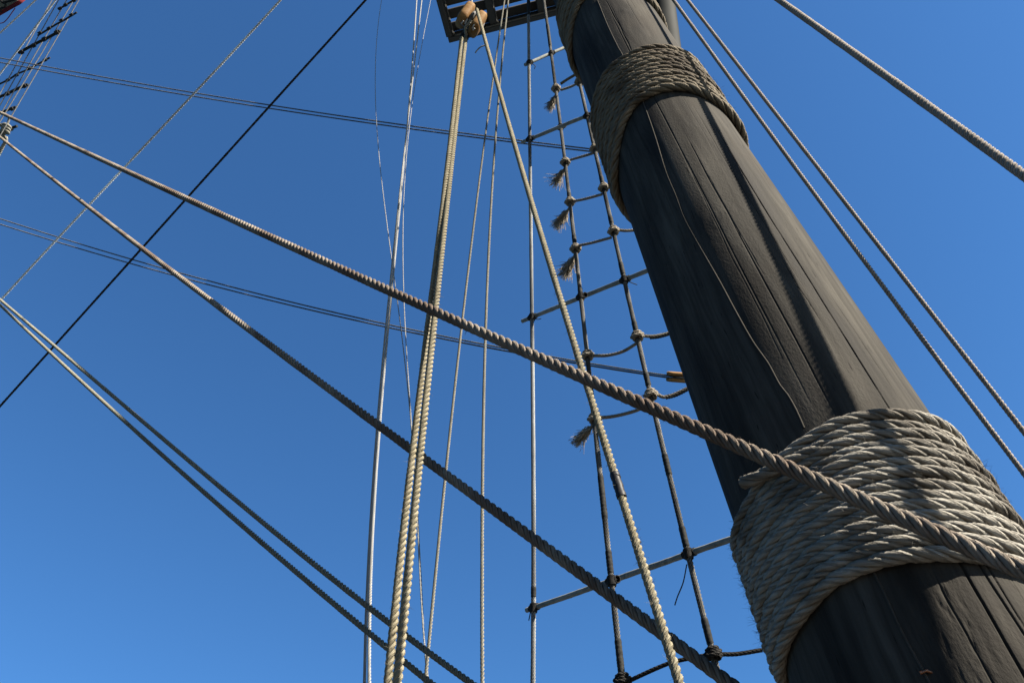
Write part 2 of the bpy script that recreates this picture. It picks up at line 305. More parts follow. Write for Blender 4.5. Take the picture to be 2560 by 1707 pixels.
def fuzz(root, pts, nrmls, n, mat, l=(.006, .022), rad=.00035, seed=3, name='loose_fibre'):
    r = np.random.default_rng(seed); b = Bag(); idx = r.integers(0, len(pts), n)
    for i in idx:
        d = nrm(nrmls[i] + r.normal(0, .55, 3)); L = r.uniform(*l); bend = r.normal(0, .5, 3) * L; t = np.array([0, .5, 1])[:, None]
        add_tube(b, pts[i] - d * .003 + d * L * t + bend * t ** 2 * .7, np.array([rad, rad * .9, rad * .5]), 3, cap=False)
    tag(b.build(name, mat, root), kind='stuff')
def fuzz_line(root, P, D, n, mat, seed, l=(.004, .014), rad=.0003):
    P = resample(P, .01); T, N, Bn = frames(P); r = np.random.default_rng(seed); a = r.uniform(0, 6.3, (len(P), 1)); nn = np.cos(a) * N + np.sin(a) * Bn
    fuzz(root, P + nn * D * .46, nn, n, mat, l, rad, seed)
def fuzz_coil(root, z0, z1, D, n, mat, seed):
    r = np.random.default_rng(seed); th = TC + r.uniform(-1.5, 1.5, 3000); z = r.uniform(z0, z1, 3000); P = mpt(th, z, mrad(z) + D * .9); nn = np.stack([np.sin(th), -np.cos(th), r.normal(0, .5, 3000)], 1)
    fuzz(root, P, nrm(nn), n, mat, seed=seed)
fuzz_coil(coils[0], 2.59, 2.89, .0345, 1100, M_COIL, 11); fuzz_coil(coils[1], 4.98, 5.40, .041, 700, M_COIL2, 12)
# ------------------------------------------------------------------ lines in the rigging
class Line:
    """image polyline (source pixels) with the distance along the view axis at its two ends"""
    def __init__(s, pts, z0, z1, deg=3):
        p = np.array(pts, float); l = np.concatenate([[0], np.cumsum(np.hypot(*np.diff(p, axis=0).T))]); l /= l[-1]
        deg = min(deg, len(p) - 1); t = np.linspace(0, 1, 90)
        x = np.polyval(np.polyfit(l, p[:, 0], deg), t); y = np.polyval(np.polyfit(l, p[:, 1], deg), t)
        iz = 1 / z0 + (1 / z1 - 1 / z0) * t; s.P = CAM + (FW + RT * ((x - CX) / F)[:, None] - UP * ((y - CY) / F)[:, None]) / iz[:, None]; s.x, s.y = x, y
    def extend(s, a=2.5, b=2.5):
        def go(p, d, L):
            if d[2] < -0.05: L = min(max(L, 0), (p[2] - 0.03) / -d[2]) if L < 50 else (p[2] - 0.03) / -d[2]
            n = max(2, int(L / .1)); return p + d * np.linspace(0, L, n + 1)[1:, None]
        d0 = nrm(s.P[0] - s.P[3]); d1 = nrm(s.P[-1] - s.P[-4]); full = s.P
        if a > 0: full = np.vstack([go(s.P[0], d0, a)[::-1], full])
        if b > 0: full = np.vstack([full, go(s.P[-1], d1, b)])
        s.full = full; return s
    def aty(s, y):
        o = np.argsort(s.y); i = np.interp(y, s.y[o], o.astype(float)); k = int(np.clip(i, 1, len(s.P) - 2)); fr = i - int(i)
        p = s.P[int(i)] * (1 - fr) + s.P[min(int(i) + 1, len(s.P) - 1)] * fr; return p, nrm(s.P[k + 1] - s.P[k - 1])
    def span(s, y0, y1, step=0.01):
        o = np.argsort(s.y); i0, i1 = np.interp([y0, y1], s.y[o], o.astype(float)); k = np.linspace(i0, i1, 40)
        return np.stack([np.interp(k, np.arange(len(s.P)), s.P[:, j]) for j in range(3)], 1)
def line_obj(name, label, cat, L, D, mat, n=3, pitch=2.4, segs=9, m=7, ext=(2.5, 2.5), group=None, fat=0.97, wander=0.0, hair=None):
    L.extend(*ext); P = resample(L.full, 0.12)
    if wander: P = P + wob(len(P), wander, 4)
    P = catmull(P, 4) if len(P) > 3 else P
    base = P[np.argmin(P[:, 2])]
    root = empty(name, base, label, cat, group); bag = Bag(); add_rope(bag, P, D, n, pitch, segs, m, fat=fat)
    lr = bag.build('laid_rope', mat, root)
    if hair: fuzz_line(lr, L.P[int(hair[1] * 89):], D, hair[0], mat, hair[0])
    return root
R = {}
# brown stays
R['A'] = Line([(0, 280), (300, 421), (640, 582), (980, 729), (1280, 862), (1457, 938), (1607, 1007), (1770, 1086), (1920, 1148), (2056, 1210), (2230, 1283), (2328, 1330), (2465, 1386), (2560, 1424)], 9.4, 1.46)
line_obj('stay_rope', 'thick brown stay rope crossing in front of the mast and its lowest lashing', 'rope', R['A'], 0.038, M_STAY, 4, 3.5, 12, 8, (4, 3), hair=(500, .45))
R['B'] = Line([(0, 346), (103, 425), (223, 517), (357, 618), (640, 835), (792, 955), (948, 1066), (1021, 1121), (1206, 1250), (1411, 1397), (1511, 1473), (1634, 1569), (1743, 1650), (1825, 1707)], 11.8, 2.12)
line_obj('stay_rope', 'thick brown stay rope mostly in shadow, running to the bottom beside the ladder', 'rope', R['B'], 0.040, M_STAY, 4, 3.5, 12, 8, (4, 50))
# shaded olive pair lower left
L3 = [[(0, 748), (120, 852), (340, 1039), (498, 1175), (632, 1279), (792, 1416), (912, 1511), (1021, 1593), (1065, 1623), (1179, 1707)],
      [(0, 761), (95, 854), (294, 1036), (436, 1164), (572, 1281), (640, 1345), (776, 1460), (912, 1571), (1016, 1658), (1076, 1705)]]
for p, z, lb in ((L3[0], (7.0, 2.62), 'upper rope of the olive pair slanting down to the bottom from the left'), (L3[1], (7.2, 2.72), 'lower rope of the olive pair slanting down to the bottom from the left')):
    line_obj('brace_rope', lb, 'rope', Line(p, *z), 0.0245, M_OLIVE, 3, 2.5, 10, 7, (3, 50), 'olive rope pair')
# crossing thin stays, upper left
line_obj('thin_stay', 'thin silvery grey stay slanting up to the right, in the upper left sky', 'rope', Line([(0, 752), (147, 593), (313, 417), (485, 234), (640, 68), (702, 0)], 9.0, 8.2), 0.025, M_SILV, 3, 3, 5, 5, (4, 4))
line_obj('thin_stay', 'thin near-black stay slanting up to the right, left of the white lines', 'rope', Line([(0, 1015), (147, 852), (357, 618), (529, 427), (675, 265), (915, 0)], 8.2, 8.0), 0.025, M_DRK, 3, 3, 5, 5, (4, 4))
# far level pairs
for p, z, lb in (([(0, 146), (320, 203), (640, 258), (942, 304), (1280, 349), (1481, 373)], (10, 7.2), 'upper line of the high thin grey pair crossing the sky'),
                 ([(0, 157), (191, 191), (640, 265), (942, 312), (1280, 356), (1481, 379)], (10, 7.2), 'lower line of the high thin grey pair crossing the sky')):
    line_obj('thin_line', lb, 'rope', Line(p, *z, 2), 0.0155, M_GREY, 3, 3, 6, 5, (4, 1.2), 'high thin pair')
LC = {}
for p, z, lb, k in (([(0, 547), (319, 645), (640, 733), (967, 811), (1370, 889), (1482, 911), (1674, 939)], (10, 6.4), 'upper line of the low thin grey pair running to the small block', 'c'),
                    ([(0, 560), (319, 658), (640, 742), (967, 817), (1373, 895), (1482, 917), (1674, 944)], (10, 6.4), 'lower line of the low thin grey pair running to the small block', 'd')):
    line_obj('thin_line', lb, 'rope', Line(p, *z, 2), 0.0165, M_GREY, 3, 3, 6, 5, (4, 0.05), 'low thin pair')
# pale tackle ropes hanging from the block
for p, z, lb in (([(1154, 96), (1116, 427), (1083, 754), (1060, 854), (1032, 1126), (1015, 1281), (985, 1552), (970, 1707)], (5.3, 2.23), 'left rope of the thick cream pair hanging from the wooden block'),
                 ([(1165, 94), (1126, 427), (1093, 754), (1079, 854), (1052, 1126), (1036, 1281), (1008, 1552), (994, 1707)], (5.5, 2.13), 'right rope of the thick cream pair hanging from the wooden block')):
    p = [q for q in p]; L = Line(p, *z, 3); line_obj('tackle_rope', lb, 'rope', L, 0.028, M_MANILA, 3, 2.5, 10, 7, (0, 50), 'cream tackle pair', hair=(380, .4))
R['7'] = Line([(1192, 24), (1212, 103), (1247, 212), (1280, 335), (1305, 427), (1334, 530), (1375, 667), (1408, 767), (1432, 853), (1457, 927), (1481, 1006), (1511, 1094), (1539, 1181), (1566, 1279), (1607, 1411), (1634, 1517), (1667, 1607), (1702, 1705)], 5.45, 1.68)
r7 = line_obj('fall_rope', 'single thick cream rope with black tape, slanting down right from the wooden block', 'rope', R['7'], 0.0238, M_MANILA, 3, 2.4, 11, 7, (0, 50), hair=(420, .4))
bg_ = Bag(); tp = R['7'].span(1184, 1243); tp = resample(tp, .006); add_tube(bg_, tp, 0.0131 + 0.0007 * np.sin(np.arange(len(tp)) * 1.1) + 0.0006 * np.sin(np.arange(len(tp)) * 2.7), 14); tw_ = bg_.build('tape_wrap', M_TAPE, r7)
bg_ = Bag(); q = [at(*p) for p in ((1540, 1184, 2.06), (1548, 1188, 2.05), (1552, 1192, 2.05))]; add_tube(bg_, catmull(q, 4), .0015, 4); bg_.build('tape_end', M_TAPE, tw_)
bg_ = Bag(); q = [at(*p) for p in ((1213, 114, 4.86), (1202, 118, 4.86), (1193, 126, 4.87), (1188, 133, 4.87))]; add_tube(bg_, catmull(q, 5), .004, 4); bg_.build('loose_yarn', M_CREAM, r7)
# white lines
line_obj('white_rope', 'brightest white rope left of the cream pair, full height', 'rope', Line([(1042, 0), (1029, 163), (1017, 327), (1011, 427), (990, 645), (977, 735), (964, 853), (949, 1058), (936, 1281), (926, 1525), (922, 1707)], 10.2, 3.35), 0.0170, M_WHITE, 3, 2.6, 6, 6, (3, 50))
line_obj('white_rope', 'shaded white rope close behind the brightest white rope, peeping out at its left', 'rope', Line([(1057, 0), (1038, 109), (1016, 327), (1009, 427), (986, 645), (972, 735), (958, 853), (943, 1058), (930, 1281), (917, 1525), (911, 1707)], 9.8, 3.05), 0.0145, M_WHITE, 3, 2.6, 6, 6, (3, 50))
line_obj('flag_halyard', 'leftmost thin white cord, bowed, touching the white rope half way down', 'cord', Line([(953, 0), (946, 63), (941, 136), (940, 245), (942, 327), (950, 427), (967, 563), (975, 629), (986, 699), (994, 759), (1009, 854), (1017, 908), (1023, 990), (1026, 1085), (1036, 1230), (1044, 1307), (1049, 1416), (1059, 1552), (1071, 1707)], 10.0, 3.4, 5), 0.0085, M_WHITE, 2, 6, 5, 5, (3, 50))
line_obj('flag_halyard', 'thin white cord right of the white rope, meeting the left cord lower down', 'cord', Line([(1076, 0), (1054, 123), (1036, 237), (1021, 340), (1008, 470), (1005, 530), (1009, 645), (1012, 735), (1016, 854), (1019, 920), (1025, 990), (1029, 1085), (1040, 1250), (1046, 1330), (1052, 1450), (1064, 1600), (1067, 1707)], 10.2, 3.45, 5), 0.0085, M_WHITE, 2, 6, 5, 5, (3, 50))
# cream running lines
line_obj('running_line', 'left of two slim cream lines right of the thick cream pair', 'rope', Line([(1262, 0), (1247, 95), (1234, 191), (1220, 286), (1202, 427), (1182, 590), (1163, 740), (1149, 853), (1130, 1045), (1115, 1167), (1104, 1281), (1089, 1443), (1073, 1593), (1063, 1707)], 7.6, 3.08), 0.0155, M_CREAM, 3, 2.9, 8, 7, (3, 50), 'slim cream lines', fat=.86)
line_obj('running_line', 'right of two slim cream lines right of the thick cream pair', 'rope', Line([(1272, 0), (1264, 54), (1253, 177), (1243, 272), (1235, 427), (1225, 563), (1217, 727), (1213, 853), (1209, 1045), (1207, 1208), (1205, 1281), (1205, 1471), (1206, 1707)], 7.7, 2.97), 0.0172, M_CREAM, 3, 2.9, 8, 7, (3, 50), 'slim cream lines', fat=.86)
# ropes right of the mast
line_obj('backstay', 'left of two parallel tan ropes right of the mast', 'rope', Line([(1691, 0), (1784, 152), (1917, 327), (1993, 426), (2151, 631), (2313, 853), (2424, 1006), (2557, 1181)], 6.5, 3.85, 2), 0.029, M_TAN, 3, 2.3, 10, 7, (3, 4), 'tan ropes right of the mast')
line_obj('backstay', 'right of two parallel tan ropes right of the mast', 'rope', Line([(1718, 0), (1825, 136), (1920, 258), (2051, 426), (2179, 596), (2391, 853), (2478, 985), (2560, 1076)], 6.6, 3.9, 2), 0.029, M_TAN, 3, 2.3, 10, 7, (3, 4), 'tan ropes right of the mast')
line_obj('backstay', 'single grey rope in the top right corner of the sky', 'rope', Line([(1947, 0), (2100, 108), (2247, 214), (2400, 322), (2533, 419), (2560, 440)], 3.63, 2.1, 2), 0.0275, M_TAN, 3, 2.3, 11, 8, (3.5, 3), fat=1.12)
# ------------------------------------------------------------------ shrouds
R['10a'] = Line([(1321, 0), (1323, 150), (1324, 354), (1326, 490), (1328, 563), (1330, 767), (1330, 853), (1332, 1045), (1334, 1281), (1334, 1525), (1332, 1707)], 6.6, 3.75)
R['10b'] = Line([(1358, 0), (1374, 103), (1389, 196), (1400, 300), (1415, 427), (1424, 509), (1438, 607), (1447, 699), (1463, 853), (1471, 922), (1490, 1086), (1501, 1181), (1510, 1281), (1526, 1416), (1535, 1498), (1544, 1593), (1555, 1705)], 7.0, 3.05)
R['10c'] = Line([(1443, 188), (1465, 261), (1480, 354), (1499, 427), (1511, 473), (1526, 550), (1541, 618), (1561, 699), (1585, 808), (1596, 854), (1618, 949), (1642, 1045), (1667, 1154), (1694, 1281), (1721, 1383), (1743, 1476), (1765, 1580), (1778, 1620), (1800, 1690)], 5.75, 2.95)
DS = 0.026
sh = {}
sh['10a'] = line_obj('shroud', 'pale grey wire shroud, leftmost of the three beside the mast', 'shroud', R['10a'], DS, M_SHRL, 6, 3.6, 10, 5, (1.5, 50), 'shrouds of the near ladder')
sh['10b'] = line_obj('shroud', 'middle dark wire shroud carrying frayed knots, between two others beside the mast', 'shroud', R['10b'], DS, M_SHR, 6, 3.6, 10, 5, (1.5, 50), 'shrouds of the near ladder')
sh['10c'] = line_obj('shroud', 'dark wire shroud nearest the mast, rightmost of the three', 'shroud', R['10c'], DS, M_SHR, 6, 3.6, 10, 5, (.5, 50), 'shrouds of the near ladder')
def serving(k, y0, y1, rad=0.0142, mat=M_SERV):
    b = Bag(); P = resample(R[k].span(y0, y1), .006); w = np.arange(len(P)); e = np.clip(np.minimum(w, len(P) - 1 - w) / 2, .75, 1)
    add_tube(b, P, rad * e * (1 + .03 * np.sin(w * 2.1) + .025 * rng.normal(0, 1, len(P))), 10); b.build('serving', mat, sh[k])
for k, a, b in (('10a', 0, 40), ('10a', 1462, 1497), ('10b', 62, 118), ('10b', 395, 420), ('10b', 482, 500), ('10b', 588, 606), ('10b', 718, 736), ('10b', 1185, 1300), ('10b', 1372, 1438), ('10b', 1592, 1690),
                ('10c', 440, 462), ('10c', 540, 562), ('10c', 655, 690), ('10c', 800, 832), ('10c', 930, 968), ('10c', 1132, 1192), ('10c', 1312, 1372), ('10c', 1540, 1615)):
    serving(k, a, b)
# ------------------------------------------------------------------ ratline bars with lashings
DB = 0.0255
def helix(c, ax, rad, turns, width, ref, n=None, tilt=0.0):
    ax = nrm(ax); a = nrm(np.cross(ax, ref)); b = np.cross(ax, a); n = n or int(turns * 14); t = np.linspace(0, 1, n)
    ph = t * turns * 2 * math.pi
    return c + rad * (np.cos(ph)[:, None] * a + np.sin(ph)[:, None] * b) + ax * ((t - .5) * width)[:, None] + ax * (tilt * np.sin(ph))[:, None]
def ratbar(label, cross, ends, tails=()):
    pts = []
    for k, y in cross:
        p, t = R[k].aty(y); d = nrm(p - CAM); pts.append(p + d * (DS * .5 + DB * .45))
    pts = np.array(pts); A_, B_ = pts[0], pts[-1]; u = B_ - A_; ts = np.linspace(-2, 3, 4001); x, y, z = uvof(A_ + ts[:, None] * u)
    t0 = ts[np.argmin(abs(x - ends[0]))]; t1 = ts[np.argmin(abs(x - ends[1]))]; E0, E1 = A_ + t0 * u, A_ + t1 * u
    root = empty('ratline_bar', E0, label, 'ratline', 'wooden ratline bars'); b = Bag(); P = resample(np.array([E0, E1]), .03); P = P + wob(len(P), .0008, 6)
    add_tube(b, P, DB / 2 * (1 + .03 * rng.normal(0, 1, len(P))), 12); b.build('bar', M_BAR, root); un = nrm(u)
    for k, y in cross:
        p, t = R[k].aty(y); d = nrm(p - CAM); pb = p + d * (DS * .5 + DB * .45); mid = (p + pb) / 2; b = Bag()
        for q, (dx, w) in enumerate(((0.0, .036), (.003, .03))):            # turns round shroud and bar together
            add_tube(b, helix(mid + d * .004, t * .85 + un * (.35 if q else -.35), .0215 + .0012 * q, 3.2, w * .62, d), .0026, 5, ref=t)
        add_tube(b, helix(p, t, DS / 2 + .0035, 8, .042, d), .0027, 5, ref=t)
        for sgn in (-1, 1): add_tube(b, helix(pb + un * sgn * (.024 if sgn > 0 else .019), un, DB / 2 + .0022, 7 if sgn > 0 else 3, .028 if sgn > 0 else .012, d), .0024, 5, ref=un)
        b.build('lashing', M_TAR, root)
    for k, y, q in tails:
        p, t = R[k].aty(y); zz = (p - CAM) @ FW; b = Bag(); add_tube(b, catmull([at(a_, b_, zz) for a_, b_ in q], 6), .0028, 5); b.build('cord_end', M_TAR, root)
    return root
ratbar('topmost grey ratline bar, beside the upper mast', [('10a', 158), ('10b', 134)], (1313, 1420), [('10a', 160, [(1330, 160), (1338, 165), (1336, 173)])])
ratbar('second grey ratline bar, level with the middle mast lashing', [('10a', 348), ('10b', 318), ('10c', 290)], (1305, 1500))
ratbar('third grey ratline bar, crossed by the single cream rope half way up', [('10a', 793), ('10b', 742), ('10c', 700)], (1306, 1660), [('10c', 705, [(1571, 703), (1582, 708), (1593, 712)]), ('10a', 795, [(1335, 797), (1346, 798), (1353, 796)])])
ratbar('lowest grey ratline bar, just above the bottom edge', [('10a', 1519), ('10b', 1452), ('10c', 1384)], (1317, 1870), [('10c', 1395, [(1717, 1410), (1708, 1455), (1694, 1490), (1687, 1512)]), ('10a', 1520, [(1326, 1530), (1322, 1550)])])
# ------------------------------------------------------------------ rope ratlines, knots and frayed ends
def knot(root, k, y, d, mat, turns=3.2, big=1.0):
    p, t = R[k].aty(y); v = nrm(p - CAM); b = Bag(); rad = DS / 2 + d * .42
    add_rope(b, helix(p, t, rad, turns, d * 2.3 * big, v), d, 3, 3, 7, 6, ref=t)
    add_rope(b, helix(p, t, rad + d * .5, 1.15, d * 1.0, v, tilt=d * 1.0), d, 3, 3, 7, 6, ref=t)
    b.build('knot', mat, root); return p
def tassel(root, k, y, d, tip, nf=190, spread=0.34, mat=M_FIB):
    p, t = R[k].aty(y); zz = (p - CAM) @ FW; e = at(tip[0], tip[1], zz); b = Bag(); u = e - p; L = np.linalg.norm(u); un = u / L
    a = nrm(np.cross(un, FW)); c = np.cross(un, a); r = np.random.default_rng(int(y)); nf = int(nf * r.uniform(.6, 1.3)); spread *= r.uniform(.6, 1.5)
    stem = p + FW * .006
    add_rope(b, np.array([stem + un * .01, stem + un * L * .42]), d * 1.05, 3, 3, 7, 6)
    tl_ = b.build('tail', M_RAT, root); b = Bag()
    for _ in range(nf):
        o = (a * r.normal(0, 1) + c * r.normal(0, 1)) * d * .25; s = (a * r.normal(0, 1) + c * r.normal(0, 1)) * L * spread * .4
        cur = (a * r.normal(0, 1) + c * r.normal(0, 1)) * L * .06; Lf = L * r.uniform(.6, 1.15); t_ = np.linspace(0.30, 1, 7)[:, None]
        Q = stem + o + un * (t_ * Lf) + s * ((t_ - .3) / .7) ** 1.7 + cur * np.sin((t_ - .3) / .7 * 5)
        add_tube(b, Q, np.linspace(.0021, .0011, 7), 3, cap=False)
    tag(b.build('frayed_end', mat, tl_), kind='stuff')
def span(root, pts, d, mat, name='rope_span', pitch=2.8):
    b = Bag(); add_rope(b, catmull(pts, 10), d, 3, pitch, 9, 7); b.build(name, mat, root)
def zof(k, y): return (R[k].aty(y)[0] - CAM) @ FW
def ratline(label, left, right, ctrl, d=0.018, mat=M_RAT, tip=None, extra=None, sleeve=None, big=1.0, mast_end=None):
    """left/right: (shroud, y); ctrl: image points of the sagging span between them; mast_end: image points running on behind the mast"""
    pl = R[left[0]].aty(left[1])[0]; root = empty('rope_ratline', pl, label, 'ratline', 'rope ratlines'); knot(root, *left, d, mat, big=big)
    z0 = zof(*left)
    if right:
        knot(root, *right, d, mat, big=big); z1 = zof(*right)
        x0 = uvof(pl)[0]; x1 = uvof(R[right[0]].aty(right[1])[0])[0]
        pts = [at(px, py, z0 + (z1 - z0) * (px - x0) / (x1 - x0) - .01) for px, py in ctrl]; span(root, pts, d, mat)
        if mast_end: span(root, [at(px, py, z1 - .01 + .0012 * i) for i, (px, py) in enumerate(mast_end)], d, mat)
        if sleeve:
            b = Bag(); P = catmull([at(px, py, z1 - .005) for px, py in sleeve], 10); P = resample(P, .0045)
            for i in range(0, len(P) - 2): pass
            add_tube(b, P, d * .62 * (1 + .12 * np.sin(np.arange(len(P)) * 2.2)), 9); b.build('whipping', M_SERV if mat is M_RAT else mat, root)
    if tip: tassel(root, left[0], left[1] + 12, d, tip)
    return root
q1 = ratline('highest rope ratline with a fat knot and a forked double span', ('10b', 222), ('10c', 205), [(1403, 225), (1425, 218), (1448, 207)], 0.0185, tip=(1372, 272), big=1.3)
span(q1, [at(px, py, 4.9) for px, py in ((1402, 210), (1420, 198), (1446, 183))], .018, M_RAT)
ratline('second highest rope ratline, knots just below the second bar', ('10b', 406), ('10c', 372), [(1426, 400), (1450, 393), (1484, 383)], tip=(1384, 462))
ratline('third rope ratline from the top, ending at the foot of the middle mast lashing', ('10b', 505), ('10c', 470), [(1436, 503), (1465, 497), (1505, 486)], tip=(1390, 566), mast_end=[(1517, 467), (1535, 468), (1560, 474)])
ratline('fourth rope ratline from the top, with a pale split end at the mast', ('10b', 622), ('10c', 578), [(1447, 614), (1480, 607), (1528, 594)], tip=(1408, 690), mast_end=[(1545, 575), (1565, 577), (1600, 575)])
ratline('slack rope ratline just above the brown stay, bound with a whipping at the mast', ('10b', 889), ('10c', 841), [(1480, 889), (1520, 888), (1558, 878), (1592, 858)], mast_end=[(1607, 840), (1640, 840), (1690, 828)], sleeve=[(1625, 843), (1650, 840), (1690, 828)])
ratline('slack rope ratline just below the brown stay, frayed at its left end', ('10b', 1047), ('10c', 987), [(1482, 1040), (1512, 1043), (1555, 1036), (1600, 1022), (1628, 1002)], tip=(1440, 1108), mast_end=[(1640, 984), (1667, 992), (1730, 966)], sleeve=[(1664, 993), (1690, 986), (1726, 968)])
ratline('black tarred rope ratline at the bottom edge', ('10b', 1700), ('10c', 1634), [(1566, 1704), (1640, 1670), (1690, 1652), (1770, 1636)], 0.0175, M_TAR, mast_end=[(1788, 1634), (1840, 1634), (1905, 1624)])
# ------------------------------------------------------------------ wire down the mast
root = None
wp = []
for p in [(1493, 0), (1520, 66), (1545, 118), (1558, 142), (1602, 242), (1634, 330), (1664, 427), (1690, 490), (1710, 544), (1740, 600), (1797, 700), (1840, 780), (1882, 854), (1920, 908), (1948, 960), (1969, 987), (1990, 1024), (2010, 1069)]:
    wp.append(hit_mast(*p, .0022))
root = empty('mast_wire', wp[-1], 'thin pale wire running down the face of the mast', 'wire')
for seg, nm in ((wp, 'wire'), ([hit_mast(*p, .0022) for p in [(2178, 1412), (2190, 1444), (2205, 1470), (2255, 1580), (2315, 1690), (2330, 1720), (2360, 1800)]], 'wire')):
    b = Bag(); add_tube(b, resample(catmull(seg, 10),   .02), .0027, 6); b.build(nm, M_WIRE, root)
b = Bag(); p = hit_mast(2318, 1684, .006); add_tube(b, [p + np.array([-.012, 0, .003]), p + np.array([0, -.004, .005]), p + np.array([.012, .004, .003])], .003, 6); b.build('staple', M_COPPER, root)
# ------------------------------------------------------------------ spar behind the mast
b = Bag(); P = resample(np.array([at(1652, -260, 9.6), at(1655, 0, 8.2), at(1669, 125, 7.6), at(1692, 330, 6.6)]), .2)
add_tube(b, P, .128, 40); tag(b.build('spar', M_SPAR), 'smooth dark spar just showing behind the right edge of the mast top', 'spar')
# ------------------------------------------------------------------ platform (top) high on the mast
HP = 11.0
def onz(px, py, h=HP): d = ray(px, py); return CAM + d * ((h - CAM[2]) / d[2])
c0 = onz(1123, 109); c1 = onz(1386, 42); U_ = c1 - c0; U_ /= np.linalg.norm(U_); V_ = np.array([U_[1], -U_[0], 0]); V_ = -V_ if V_[1] > 0 else V_
Z_ = np.array([0, 0, 1.0])
pl = empty('platform', c0, 'dark slatted wooden platform at the top of the picture, left of the mast', 'platform')
def uv_of(p): return float((p - c0) @ U_), float((p - c0) @ V_)
def pbox(name, u0, u1, v0, v1, z0, z1, mat, bw=.008, par=None):
    c = c0 + U_ * (u0 + u1) / 2 + V_ * (v0 + v1) / 2 + Z_ * ((z0 + z1) / 2)
    o = mesh_obj(name, box_verts(c, U_ * (u1 - u0) / 2, V_ * (v1 - v0) / 2, Z_ * (z1 - z0) / 2), BOXF, mat, par or pl, smooth=False); bevel(o, bw); return o
UR = uv_of(onz(1600, -5))[0]; VN = 1.35
pbox('rim_beam', 0, UR, 0, .06, 0, .18, M_PLANK); pbox('side_beam', 0, .05, .06, VN, 0.003, .18, M_PLANK)
bu = [uv_of(onz(1108, 30))[0], uv_of(onz(1226, 25))[0], uv_of(onz(1352, 12))[0], uv_of(onz(1475, 0))[0]]
jo = []
for u in bu: jo.append(pbox('joist', u - .045, u + .045, .062, VN, .02, .16, M_PLANK))
v1a = uv_of(onz(1126, 69))[1]; v1b = uv_of(onz(1125, 62))[1]; v2a = uv_of(onz(1116, 37))[1]; v2b = uv_of(onz(1114, 30))[1]; dv = v2a - v1a; gp = .036
edges = [.062] + [v1a + i * dv for i in range(8)]
pbox('floor_slat', .052, UR, .062, v1a - gp * .1, .162, .2, M_PLANK)
for i in range(7):
    a = v1a + i * dv + gp; pbox('floor_slat', .052, UR, a, a + dv - gp, .162, .2, M_PLANK)
pbox('painted_lit_edge', .09, UR, .064, .078, -.004, .012, M_LIT_EDGE, .002)  # thin pale strips added as the sunlit edges of rim and joists
for u, j in zip(bu[:3], jo): pbox('painted_lit_edge', u + .046, u + .056, .08, VN, .01, .026, M_LIT_EDGE, .002, j)
# ------------------------------------------------------------------ wooden blocks
def cheek(root, name, c, a, w, t, la, lw, lt, mat):
    n, m = 22, 26; al = np.linspace(-1, 1, n); ph = np.linspace(0, 2 * math.pi, m, endpoint=False)
    pr = np.clip(1 - np.abs(al) ** 6, 0, None) ** .38; ce, se = np.cos(ph), np.sin(ph); sq = lambda x: np.sign(x) * np.abs(x) ** .62
    V = c + (al * la)[:, None, None] * a + (pr[:, None] * lw * sq(ce)[None])[..., None] * w + ((.35 + .65 * pr)[:, None] * lt * sq(se)[None] * (pr[:, None] > 0))[..., None] * t
    return mesh_obj(name, V.reshape(-1, 3), grid_faces(n, m, True), mat, root)
zc = 5.5; c = at(1178, 50, zc); ax = nrm(at(1200, 18, zc + .10) - at(1158, 78, zc - .06)); tk = nrm(at(1200, 66, zc) - at(1165, 40, zc)); tk = nrm(tk - ax * (tk @ ax)); wd_ = np.cross(ax, tk)
root = empty('pulley_block', c, 'orange wooden pulley block hanging below the dark platform', 'pulley block')
for s in (-1, 1): cheek(root, 'cheek', c + tk * s * .051 + ax * (.011 if s < 0 else -.009), ax, wd_, tk, .098, .068, .037, M_BLOCK)
b = Bag(); ph = np.linspace(0, 2 * math.pi, 33); q = c + .047 * (np.cos(ph)[:, None] * ax + np.sin(ph)[:, None] * wd_); add_tube(b, q, .015, 8, ref=tk, cap=False); b.build('sheave', M_IRON, root)
b = Bag(); ph = np.linspace(0, 2 * math.pi, 41); q = c + (.098 * np.cos(ph))[:, None] * ax + (.090 * np.sin(ph))[:, None] * tk; add_tube(b, q, .006, 6, ref=wd_, cap=False); b.build('iron_strap', M_IRON, root)
for i, (x0, y0, x1, y1) in enumerate(((1153, 60, 1159, 53), (1162, 61, 1169, 48), (1180, 72, 1186, 61), (1182, 76, 1187, 71))):
    b = Bag(); add_tube(b, [at(x0, y0, zc - .09), at((x0 + x1) / 2, (y0 + y1) / 2, zc - .094), at(x1, y1, zc - .098)], .005, 8); b.build('pin', M_WHITE, root)
b = Bag(); add_rope(b, catmull([at(*q) for q in ((1177, 52, zc - .1), (1172, 59, zc - .11), (1164, 68, zc - .11), (1163, 78, zc - .08), (1165, 88, zc - .05), (1161, 97, zc))]), .021, 3, 2.6, 8, 7); b.build('becket', M_CREAM, root)
b = Bag(); add_tube(b, helix(at(1164, 88, zc), nrm(at(1160, 96, zc) - at(1168, 80, zc)), .025, 4, .07, FW), .008, 6, ref=nrm(at(1160, 96, zc) - at(1168, 80, zc))); b.build('seizing', M_TAR, root)
b = Bag(); add_rope(b, np.array([at(1180, 8, zc + .05), at(1178, -5, zc + .1), at(1176, -60, zc + .35)]), .016, 3, 2.6, 8, 6); b.build('pendant', M_WHITE, root)
zc = 6.4; c = at(1698, 943, zc); ax = nrm(at(1720, 945, zc) - at(1670, 941, zc)); tk = nrm(at(1698, 958, zc) - at(1698, 930, zc)); tk = nrm(tk - ax * (tk @ ax)); wd_ = np.cross(ax, tk)
root = empty('pulley_block', c, 'small tan wooden block half hidden behind the left edge of the mast', 'pulley block')
